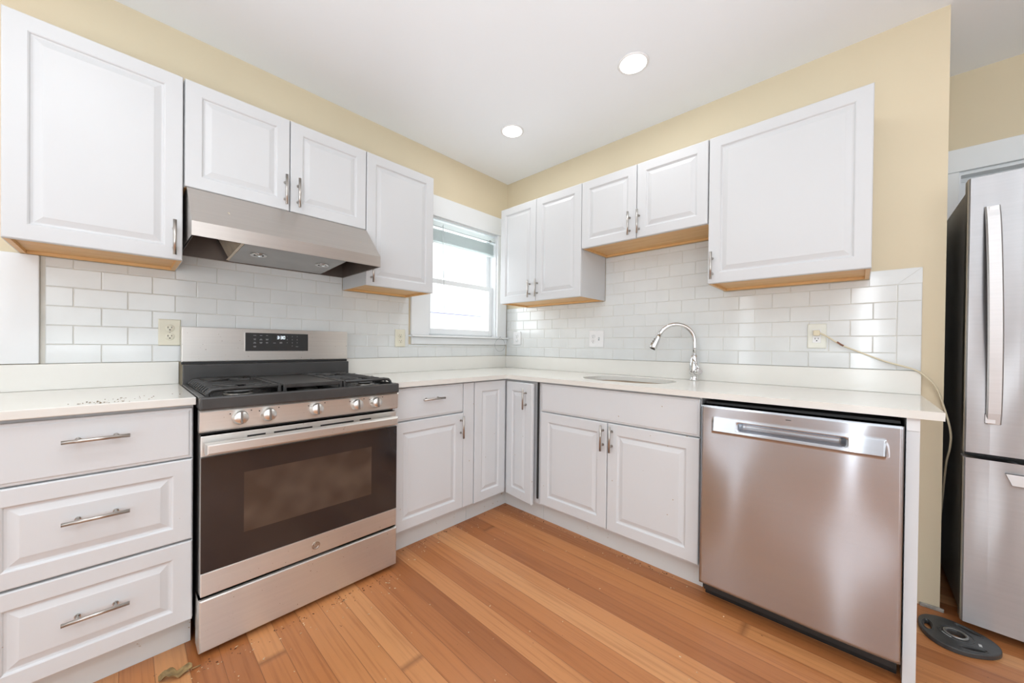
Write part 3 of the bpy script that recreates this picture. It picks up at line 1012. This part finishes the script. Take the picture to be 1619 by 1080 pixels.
# burners
def burner(x, y, r, z=.9182):
    e = MB().lathe([(0, 0), (r * 1.05, 0), (r * 1.05, .004), (r * .82, .007), (r * .82, .0125), (0, .0125)], Matrix.Translation((x, y, z)), 28).build('burner', M['alu'], t)
    MB().lathe([(0, .0128), (r, .0128), (r * 1.02, .016), (r * .97, .0195), (0, .0205)], Matrix.Translation((x, y, z)), 28).build('burner_cap', M['cap'], e)
for bx, by, r in ((.128, -.585, .046), (.128, -.25, .036), (.378, -.57, .040), (.378, -.27, .040), (.63, -.585, .036), (.63, -.25, .046)):
    burner(bx, by, r)
# grates
ZG = .9185
def grate(x0, x1, open_side):
    m = MB()
    ya, yb = -.657, -.125
    zt = .950
    r = .0062
    # long rails on both sides
    inner = x1 if open_side == 'l' else x0
    outer = x0 if open_side == 'l' else x1
    m.box(inner - .006, inner + .006, ya, yb, .936, .952, .003)
    for yy in (ya + .008, (ya + yb) / 2, yb - .008):
        m.box(inner - .0055, inner + .0055, yy - .008, yy + .008, ZG, .938, .002)
    s = 1 if open_side == 'l' else -1
    # cross bars with rounded turned-down outer ends
    n = 11
    for k in range(n):
        y = ya + .008 + (yb - ya - .016) * k / (n - 1)
        thick = .0075 if k in (0, n - 1) else .0044
        pth = [(outer + s * .002, y, .922), (outer + s * .004, y, .935), (outer + s * .014, y, .9455), (outer + s * .03, y, .9475)]
        cx = x0 + (x1 - x0) * .5
        by = min((-.585, -.25), key=lambda q: abs(q - y))
        gap = .038 if (0 < k < n - 1 and abs(y - by) < .052) else 0
        if gap:
            m.tube(pth + [(cx - s * gap, y, .9475)], thick, 8)
            m.tube([(cx + s * gap, y, .9475), (inner, y, .9475)], thick, 8)
        else:
            m.tube(pth + [(inner, y, .9475)], thick, 8)
    m.box(outer + (s * .002) - .004, outer + (s * .002) + .004, ya, yb, .924, .930)
    # star fingers over each burner
    cx = (x0 + x1) / 2
    for by in (-.585, -.25):
        for ax, ay in ((1, 1), (1, -1), (-1, 1), (-1, -1)):
            m.tube([(cx + ax * .016, by + ay * .016, .949), (cx + ax * .080, by + ay * .066, .951)], .0052, 8)
    return m.build('grate', M['iron'], t)
grate(.022, .250, 'l')
grate(.507, .735, 'r')
gd = MB()
gd.box(.262, .495, -.655, -.13, .9455, .951, .002)
gd.box(.262, .272, -.655, -.13, .951, .9545, .0015)
gd.box(.485, .495, -.655, -.13, .951, .9545, .0015)
gd.box(.272, .485, -.145, -.13, .951, .9575, .002)
gd.box(.262, .495, -.659, -.650, .937, .953, .002)
for gx in (.268, .489):
    for gy in (-.652, -.40, -.14):
        gd.box(gx - .0055, gx + .0055, gy - .008, gy + .008, ZG, .946, .002)
tag(gd.build('griddle', M['iron'], t), 'flat black griddle plate between the grates')

# ------------------------------------------------------------------ dishwasher
x0 = 1.862
DW = 2.4775 - x0
t = thing('dishwasher', (x0, 0, 0), 'stainless dishwasher with recessed pocket handle under the counter', 'dishwasher')
MB().box(.005, DW - .005, -.60, -.03, .03, .872).build('tub', M['gasket_and_gap'], t)
MB().box(.004, DW - .004, -.575, -.555, .0006, .0295 + .06).build('toe_panel', M['black'], t)
YDW = -.660
# door skin with a lofted front: a grid that swells gently and dents in at the pocket handle
dm = MB()
nx, nz = 60, 72
zt, zb_ = .870, .0865
def sm(a, b, v):
    q = max(0.0, min(1.0, (v - a) / (b - a)))
    return q * q * (3 - 2 * q)
bx0, bx1 = 1.911 - x0, 2.433 - x0       # band
bz0, bz1 = .7625, .8165
qx0, qx1, qz0, qz1 = 2.008 - x0, 2.332 - x0, .7745, .8095
xs = sorted(set([DW * i / nx for i in range(nx + 1)] + [bx0 - .004, bx0, bx0 + .003, bx1 - .003, bx1, bx1 + .004, qx0 - .012, qx0 - .006, qx0, qx0 + .01, qx0 + .02, qx1 - .02, qx1 - .01, qx1, qx1 + .006, qx1 + .012]))
zs = sorted(set([zb_ + (zt - zb_) * i / nz for i in range(nz + 1)] + [bz0 - .003, bz0, bz0 + .003, bz1 - .003, bz1, bz1 + .003, qz0 - .002, qz0 + .002, qz0 + .006, qz1 - .008, qz1 - .003, qz1 + .001]))
def front(x, z):
    u = (x / DW) * 2 - 1
    y = YDW - .004 * (1 - u ** 4) + .002
    # shallow dents around the handle ends and the soft waves of thin sheet
    y += .0032 * math.cos((z - .74) / .29 * PI) * math.sin(2 * PI * x / DW) + .0006 * math.sin(x * 23 + 1.5 * math.sin(z * 5))
    # handle band leans out towards its lower edge
    inb = sm(bx0 - .004, bx0, x) * (1 - sm(bx1, bx1 + .004, x)) * sm(bz0 - .003, bz0, z) * (1 - sm(bz1, bz1 + .003, z))
    y -= inb * .010 * (1 - (z - bz0) / (bz1 - bz0) * .9)
    # pocket
    inq = sm(qx0 - .010, qx0 + .012, x) * (1 - sm(qx1 - .012, qx1 + .010, x)) * sm(qz0 - .002, qz0 + .010, z) * (1 - sm(qz1 - .008, qz1 + .001, z))
    y += inq * .032
    return y
g = [[dm.bm.verts.new((x, front(x, z), z)) for x in xs] for z in zs]
for j in range(len(zs) - 1):
    for i in range(len(xs) - 1):
        f_ = dm.bm.faces.new((g[j][i], g[j][i + 1], g[j + 1][i + 1], g[j + 1][i])); f_.smooth = True
bk = {}
border = [g[0][i] for i in range(len(xs))] + [g[j][-1] for j in range(1, len(zs))] + [g[-1][i] for i in range(len(xs) - 2, -1, -1)] + [g[j][0] for j in range(len(zs) - 2, 0, -1)]
bv = [dm.bm.verts.new((v.co.x, -.605, v.co.z)) for v in border]
nb = len(border)
for i in range(nb):
    dm.bm.faces.new((border[i], bv[i], bv[(i + 1) % nb], border[(i + 1) % nb]))
dm.bm.faces.new(bv)
bmesh.ops.recalc_face_normals(dm.bm, faces=dm.bm.faces[:])
ddo = dm.build('door', M['steel_dish'], t)
MB().box(2.163 - x0, 2.180 - x0, -.6640, -.6600, .8455, .8475).build('brand_mark', M['gasket_and_gap'], ddo)
MB().box(.006, DW - .006, -.60, -.05, .8722, .879).build('control_strip', M['gasket_and_gap'], t)

# ------------------------------------------------------------------ fridge
FX0, FW_ = 2.676, .90
t = thing('refrigerator', (FX0, 0, 0), 'tall stainless bottom-freezer refrigerator at the right edge', 'refrigerator')
MB().box(.010, FW_ - .01, -.035, .585, .03, 1.785, .006).build('cabinet', M['fridge_side'], t)
MB().box(.03, FW_ - .03, -.02, .56, .0008, .0295).build('base_grille', M['black'], t)
def fridge_door(z0, z1, name):
    m = MB()
    pr = []
    n = 14
    for i in range(n + 1):
        x = .0 + FW_ * i / n
        u = x / FW_ * 2 - 1
        pr.append((x, -.105 - .017 * (1 - u * u)))
    # rounded vertical edges
    prof = [(.003, -.040), (.0, -.050), (.0, -.095), (.002, -.102), (.006, -.107)] + [(x, y) for x, y in pr if .02 < x < FW_ - .02] + [(FW_ - .006, -.107), (FW_ - .002, -.102), (FW_, -.095), (FW_, -.050), (FW_ - .003, -.040)]
    m.prism([(x, y, z0) for x, y in prof], (0, 0, z1 - z0))
    for f in m.bm.faces:
        if abs(f.normal.z) < .5: f.smooth = False
    return m.build(name, M['steel_fridge'], t)
ud = fridge_door(.718, 1.802, 'upper_door')
fd = fridge_door(.040, .696, 'freezer_drawer')
MB().box(.012, FW_ - .012, -.0395, -.0355, .05, 1.78).build('door_seal', M['gasket_and_gap'], t)
# bowed flat handle
hm = MB()
hx = [2.7155 - FX0, 2.7535 - FX0]
n = 20
za, zb2 = .838, 1.678
for s0, s1 in ((0, 1),):
    pts_f, pts_b = [], []
    for i in range(n + 1):
        q = i / n
        z = za + (zb2 - za) * q
        out = .012 + .042 * math.sin(PI * q) ** .6
        xo = .012 * (1 - q)
        pts_f.append([(hx[0] + xo + dx, -.1095 - out + dy, z) for dx, dy in ((0, .004), (.004, 0), (.034, 0), (.038, .004), (.038, .010), (0, .010))])
    rr = [[hm.bm.verts.new(p) for p in ring] for ring in pts_f]
    for a, b in zip(rr, rr[1:]):
        for k in range(6):
            f_ = hm.bm.faces.new((a[k], a[(k + 1) % 6], b[(k + 1) % 6], b[k]))
    hm.bm.faces.new(rr[0]); hm.bm.faces.new(rr[-1])
    for z in (za + .02, zb2 - .02):
        hm.box(hx[0] + .010, hx[0] + .034, -.1275, -.1085, z - .016, z + .016)
    bmesh.ops.recalc_face_normals(hm.bm, faces=hm.bm.faces[:])
hm.build('handle', M['steel_light'], ud)
pk = MB()
pk.prism([(2.776 - FX0, -.1265, .657), (2.792 - FX0, -.1265, .616), (FW_ - .12, -.1265, .616), (FW_ - .10, -.1265, .657)], (0, .012, 0))
pk.build('drawer_handle', M['steel_light'], fd)
hg = MB().box(.045, .11, .0, .09, 1.7855, 1.826, .008).box(.02, .06, -.06, .05, 1.803, 1.815, .003)
hg.build('hinge_cover', M['fridge_side'], t)

# ------------------------------------------------------------------ outlets
def outlet_face(mb, cx, cz, y):
    mb.lathe([(0, 0), (.0165, 0), (.0165, .0022), (.0155, .003), (0, .003)], Matrix.Translation((cx, y, cz)) @ Matrix.Rotation(PI / 2, 4, 'X'), 24)
def slots(mb, cx, cz, y):
    mb.box(cx - .0075, cx - .0052, y - .0006, y, cz - .001, cz + .0075)
    mb.box(cx + .0052, cx + .0073, y - .0006, y, cz, cz + .007)
    mb.cyl((cx, y, cz - .0075), (cx, y - .0006, cz - .0075), .0027, 10)
def duplex(label, loc, rot, mat, h=.122, w=.077):
    t = thing('outlet', loc, label, 'outlet', rot, 'wall outlets on the tiles')
    MB().loops([(-w/2, w/2, -h/2, h/2, 0), (-w/2, w/2, -h/2, h/2, -.003), (-w/2 + .004, w/2 - .004, -h/2 + .004, h/2 - .004, -.0058)]).build('cover_plate', mat, t)
    for dz in (-.0195, .0195):
        m = MB(); outlet_face(m, 0, dz, -.0059)
        r = m.build('socket', mat, t)
        m = MB(); slots(m, 0, dz, -.0090)
        m.build('slot', M['slot'], r)
    MB().lathe([(0, .0012), (.0025, .0008), (.0025, 0), (0, 0)], Matrix.Translation((0, -.0059, 0)) @ Matrix.Rotation(PI / 2, 4, 'X'), 10).build('screw', M['nickel'], t)
    return t
duplex('ivory duplex outlet on the tiles left of the range backguard', (.0085, -2.2515, 1.165), LEFT, M['ivory'])
duplex('ivory duplex outlet on the tiles between range and window', (.0085, -1.072, 1.164), LEFT, M['ivory'])
duplex('white duplex outlet on the tiles beside the window corner', (.149, -.0085, 1.186), 0, M['whiteplastic'], .116, .09)
# double-gang plate: outlet and toggle
t = thing('outlet', (.947, -.0085, 1.176), 'white double-gang plate with outlet and switch left of the faucet', 'outlet', 0, 'wall outlets on the tiles')
MB().loops([(-.060, .062, -.062, .062, 0), (-.060, .062, -.062, .062, -.003), (-.056, .058, -.058, .058, -.0058)]).build('cover_plate', M['whiteplastic'], t)
for dz in (-.0195, .0195):
    m = MB(); outlet_face(m, -.024, dz, -.0059); r = m.build('socket', M['whiteplastic'], t)
    m = MB(); slots(m, -.024, dz, -.0090); m.build('slot', M['slot'], r)
MB().box(.019, .029, -.0068, -.0059, -.012, .012).build('switch_slot', M['wire'], t)
MB().box(.0205, .0275, -.016, -.0069, .0, .009, .001).build('toggle', M['whiteplastic'], t)
# decora outlet with the plug
OX, OZ = 2.211, 1.185
t = thing('outlet', (OX, -.0085, OZ), 'white outlet with a cream plug in it above the dishwasher', 'outlet', 0, 'wall outlets on the tiles')
MB().loops([(-.0375, .0375, -.062, .062, 0), (-.0375, .0375, -.062, .062, -.003), (-.0335, .0335, -.058, .058, -.0058)]).build('cover_plate', M['offwhite'], t)
so = MB().box(-.0165, .0165, -.0082, -.0059, -.0335, .0335, .001).build('socket', M['whiteplastic'], t)
m = MB(); slots(m, 0, -.016, -.0083); m.build('slot', M['slot'], so)
# cord with plug
t = thing('power_cord', (OX, -.02, OZ + .016), 'cream power cord running from the outlet over the counter end', 'cord')
org = Vector((OX, -.02, OZ + .016))
MB().box(-.013, .013, -.022, .0030, -.015, .013, .004).build('plug', M['cord'], t)
def catmull(P, n=8):
    P = [Vector(p) for p in P]
    Q = [P[0]] + P + [P[-1]]
    out = []
    for i in range(1, len(Q) - 2):
        a, b, c, d = Q[i - 1:i + 3]
        for k in range(n):
            s = k / n
            out.append(.5 * ((2 * b) + (-a + c) * s + (2 * a - 5 * b + 4 * c - d) * s * s + (-a + 3 * b - 3 * c + d) * s ** 3))
    out.append(P[-1])
    return out
cp = [(OX + .010, -.034, 1.200), (2.25, -.034, 1.183), (2.303, -.022, 1.142), (2.38, -.016, 1.102), (2.456, -.017, 1.066), (2.545, -.0275, 1.034), (2.585, -.026, .998), (2.612, -.020, .955), (2.632, -.012, .885), (2.647, -.008, .82), (2.656, .0, .76), (2.656, .02, .70), (2.652, .06, .63), (2.652, .12, .5), (2.652, .2, .30), (2.652, .3, .02)]
cpts = [p - org for p in catmull(cp)]
MB().tube(cpts, .0036, 8).build('cable', M['cord'], t)
MB().tube(catmull([p - org for p in map(Vector, ((2.288, -.0258, 1.155), (2.303, -.0225, 1.1425), (2.312, -.0212, 1.137)))], 5), .0043, 8).build('worn_patch', M['copper'], t)

# thin wire loop hanging at the window sill
lp = MB()
pts = []
for k in range(26):
    a = -.4 + 2 * PI * k / 25 * .95
    pts.append((.026, -.130 + .062 * math.cos(a + PI / 2 + .6), 1.125 + .058 * math.sin(a + PI / 2 + .6)))
pts = [(.054, -.18, 1.194), (.045, -.165, 1.190)] + pts if False else pts
lp.tube([(x + .028, y, z) for x, y, z in pts], .0012, 6)
lp.tube([(.054, pts[0][1], pts[0][2]), (.054, pts[0][1] + .02, 1.196), (.03, pts[0][1] + .03, 1.1925)], .0012, 6)
tag(lp.build('wire_loop', M['wire']), 'thin grey wire loop hanging off the window sill corner', 'wire')

# ------------------------------------------------------------------ blinds
t = thing('window_blind', (-.022, -.487, 2.02), 'white slatted window blind drawn up to the top of the window', 'blind')
MB().box(-.018, .018, -.338, .338, .010, .048, .002).build('headrail', M['blind'], t)
for k in range(17):
    z = -.010 - k * .0056
    s = MB().box(-.0125, .0125, -.335, .335, z - .0006, z + .0006)
    s.build('slat', M['blind'], t)
MB().box(-.0135, .0135, -.336, .336, -.118, -.106, .003).build('bottom_rail', M['blind'], t)
MB().cyl((.021, -.335, .008), (.021, .338, .008), .0022, 8).build('rod', M['wire'], t)
MB().box(.0185, .028, .265, .285, .002, .018, .002).build('bracket', M['wire'], t)
wd = MB().tube([(.024, -.224, .03), (.026, -.222, -.2), (.025, -.215, -.38)], .0032, 8).build('tilt_wand', M['blind'], t)
MB().tube([(.027, -.214, -.381), (.028, -.211, -.52), (.027, -.207, -.62)], .0016, 6).build('pull_cord', M['wire'], t)

# ------------------------------------------------------------------ recessed lights
def recessed(loc, label):
    t = thing('recessed_light', loc, label, 'light', 0, 'recessed ceiling lights')
    MB().lathe([(.068, -.001), (.078, -.001), (.0785, -.004), (.070, -.0085), (.066, -.006)], None, 40).build('trim_ring', M['lampring'], t)
    MB().lathe([(0, -.0075), (.05, -.0072), (.0655, -.005), (.0655, -.0012), (0, -.0012)], None, 36).build('lens', M['lens'], t)
recessed((1.493, -.598, H), 'round recessed ceiling light nearer the camera, above the sink')
recessed((.614, -.584, H), 'round recessed ceiling light nearer the corner of the room')

# ------------------------------------------------------------------ things on the floor and counter
# weight plate
PX, PY = 2.655, -.190
t = thing('weight_plate', (PX, PY, .0008), 'black grip weight plate lying on the floor by the fridge', 'weight plate')
n = 66
def rad(a):
    return .104 + .006 * math.cos(3 * (a - math.radians(245)))
out = [(rad(2 * PI * i / n) * math.cos(2 * PI * i / n), rad(2 * PI * i / n) * math.sin(2 * PI * i / n), 0) for i in range(n)]
holes = [[(.024 * math.cos(2 * PI * i / 28), .024 * math.sin(2 * PI * i / 28), 0) for i in range(28)]]
for a in (178, 298, 58):
    a = math.radians(a)
    u = Vector((math.cos(a), math.sin(a), 0)); v = Vector((-u.y, u.x, 0))
    holes.append([tuple(u * (.073 + .010 * math.cos(2 * PI * i / 24)) + v * (.034 * math.sin(2 * PI * i / 24))) for i in range(24)])
m_ = MB().plate_holes(out, holes, (0, 0, .018))
pl = m_.build('plate', M['rubber'], t)
bvm = pl.modifiers.new('edge', 'BEVEL'); bvm.width = .003; bvm.segments = 2; bvm.limit_method = 'ANGLE'; bvm.angle_limit = math.radians(50)
MB().lathe([(.0245, .0183), (.0335, .0183), (.0335, .0215), (.0305, .0235), (.0275, .0235), (.0245, .0215)], None, 36).build('hub_ring', M['ring'], t)
for a in (178, 298, 58):
    a = math.radians(a)
    u = Vector((math.cos(a), math.sin(a), 0)); v = Vector((-u.y, u.x, 0))
    MB().tube([u * (.073 + .0145 * math.cos(2 * PI * i / 32)) + v * (.0385 * math.sin(2 * PI * i / 32)) + Vector((0, 0, .0182)) for i in range(33)], .0022, 8, cap=False).build('grip_rim', M['rubber'], t)
MB().tube([(.045 * math.cos(2 * PI * i / 48), .045 * math.sin(2 * PI * i / 48), .0182) for i in range(49)], .002, 8, cap=False).build('inner_rim', M['rubber'], t)
a0 = math.radians(200)
MB().tube([(.0395 * math.cos(a0 + q * .1), .0395 * math.sin(a0 + q * .1), .0186) for q in range(9)], .0013, 6).build('raised_rim', M['pale_print'], t)
MB().box(.052, .060, -.030, -.014, .0182, .0187).build('size_mark', M['pale_print'], t)

# dry leaf
def leaf():
    bm = MB()
    n, k = 14, 6
    L = .085
    rows = []
    for i in range(n + 1):
        s = i / n
        w = .030 * math.sin(PI * min(1, s * 1.05)) ** .7 * (1 + .22 * math.sin(s * 22)) if s < .95 else .0015
        row = []
        for j in range(-k, k + 1):
            q = j / k
            z = .002 + .016 * abs(q) ** 1.6 * (.6 + .5 * math.sin(s * 7 + q)) + .008 * math.sin(s * 5.5) ** 2 + .001 * math.sin(s * 40 + q * 3)
            row.append(bm.bm.verts.new((s * L - L / 2, q * w * (1 - .2 * abs(q)), max(.0012, z))))
        rows.append(row)
    for a, b in zip(rows, rows[1:]):
        for j in range(2 * k):
            f_ = bm.bm.faces.new((a[j], a[j + 1], b[j + 1], b[j])); f_.smooth = True
    bm.tube([(L / 2 - .004, 0, .006), (L / 2 + .012, .003, .005), (L / 2 + .02, .007, .003)], .0012, 6)
    return bm
lf = leaf().build('dry_leaf', M['leaf'], loc=(.706, -2.277, .0006), rotz=math.radians(75))
sm_ = lf.modifiers.new('thickness', 'SOLIDIFY'); sm_.thickness = .0006; sm_.offset = 1
tag(lf, 'curled dry brown leaf on the floor in front of the drawer base', 'leaf')

def bits(spots, size, flat=.35):
    m = MB()
    for x, y, z in spots:
        s = size * random.uniform(.5, 1.5)
        r = bmesh.ops.create_icosphere(m.bm, subdivisions=1, radius=s)
        rot = Matrix.Rotation(random.uniform(0, PI), 4, 'Z')
        mt = Matrix.Translation((x, y, z + s * flat + .0003)) @ rot @ Matrix.Diagonal((random.uniform(.7, 1.8), random.uniform(.4, .9), flat, 1))
        bmesh.ops.transform(m.bm, matrix=mt, verts=r['verts'])
    return m
sp = []
for cx, cy, n_, sx, sy in ((.585, -2.455, 26, .02, .022), (.53, -2.40, 14, .03, .03), (.50, -2.36, 8, .03, .05), (.6, -2.43, 10, .012, .04)):
    sp += [(min(.626, random.gauss(cx, sx)), random.gauss(cy, sy), CT) for _ in range(n_)]
tag(bits(sp, .0017).build('crumbs', M['crumb']), 'brown crumbs scattered on the left countertop', 'crumbs', kind='stuff')
sp = []
for k in range(60):
    sp.append((random.uniform(.56, .70), random.uniform(-1.45, -.62), 0))
for k in range(75):
    sp.append((random.uniform(.62, 2.4), -.56 - abs(random.gauss(0, .07)), 0))
for k in range(70):
    sp.append((.70 + abs(random.gauss(0, .09)), random.uniform(-2.25, -1.46), 0))
for k in range(60):
    sp.append((random.uniform(.7, 2.3), random.uniform(-2.0, -.7), 0))
n_pale = len(sp)
sp += [(.56 + abs(random.gauss(0, .012)), random.uniform(-1.45, -.56), 0) for _ in range(40)] + [(random.uniform(.56, 1.9), -.56 - abs(random.gauss(0, .01)), 0) for _ in range(60)] + [(.70 + abs(random.gauss(0, .03)), random.uniform(-2.2, -1.5), 0) for _ in range(70)]
keep = [(p, i < n_pale) for i, p in enumerate(sp) if not (p[0] < .575 and p[1] > -.57) and not (p[0] > 1.84 and p[1] > -.68)]
db = bits([p for p, _ in keep], .0026)
nf = len(db.bm.faces) // len(keep)
db.bm.faces.ensure_lookup_table()
for i, f_ in enumerate(db.bm.faces):
    f_.material_index = 0 if keep[min(i // nf, len(keep) - 1)][1] else 1
do = db.build('floor_debris', M['chip'])
do.data.materials.append(M['darkbit'])
tag(do, 'pale wood chips and dark dirt scattered over the floor boards', 'debris', kind='stuff')
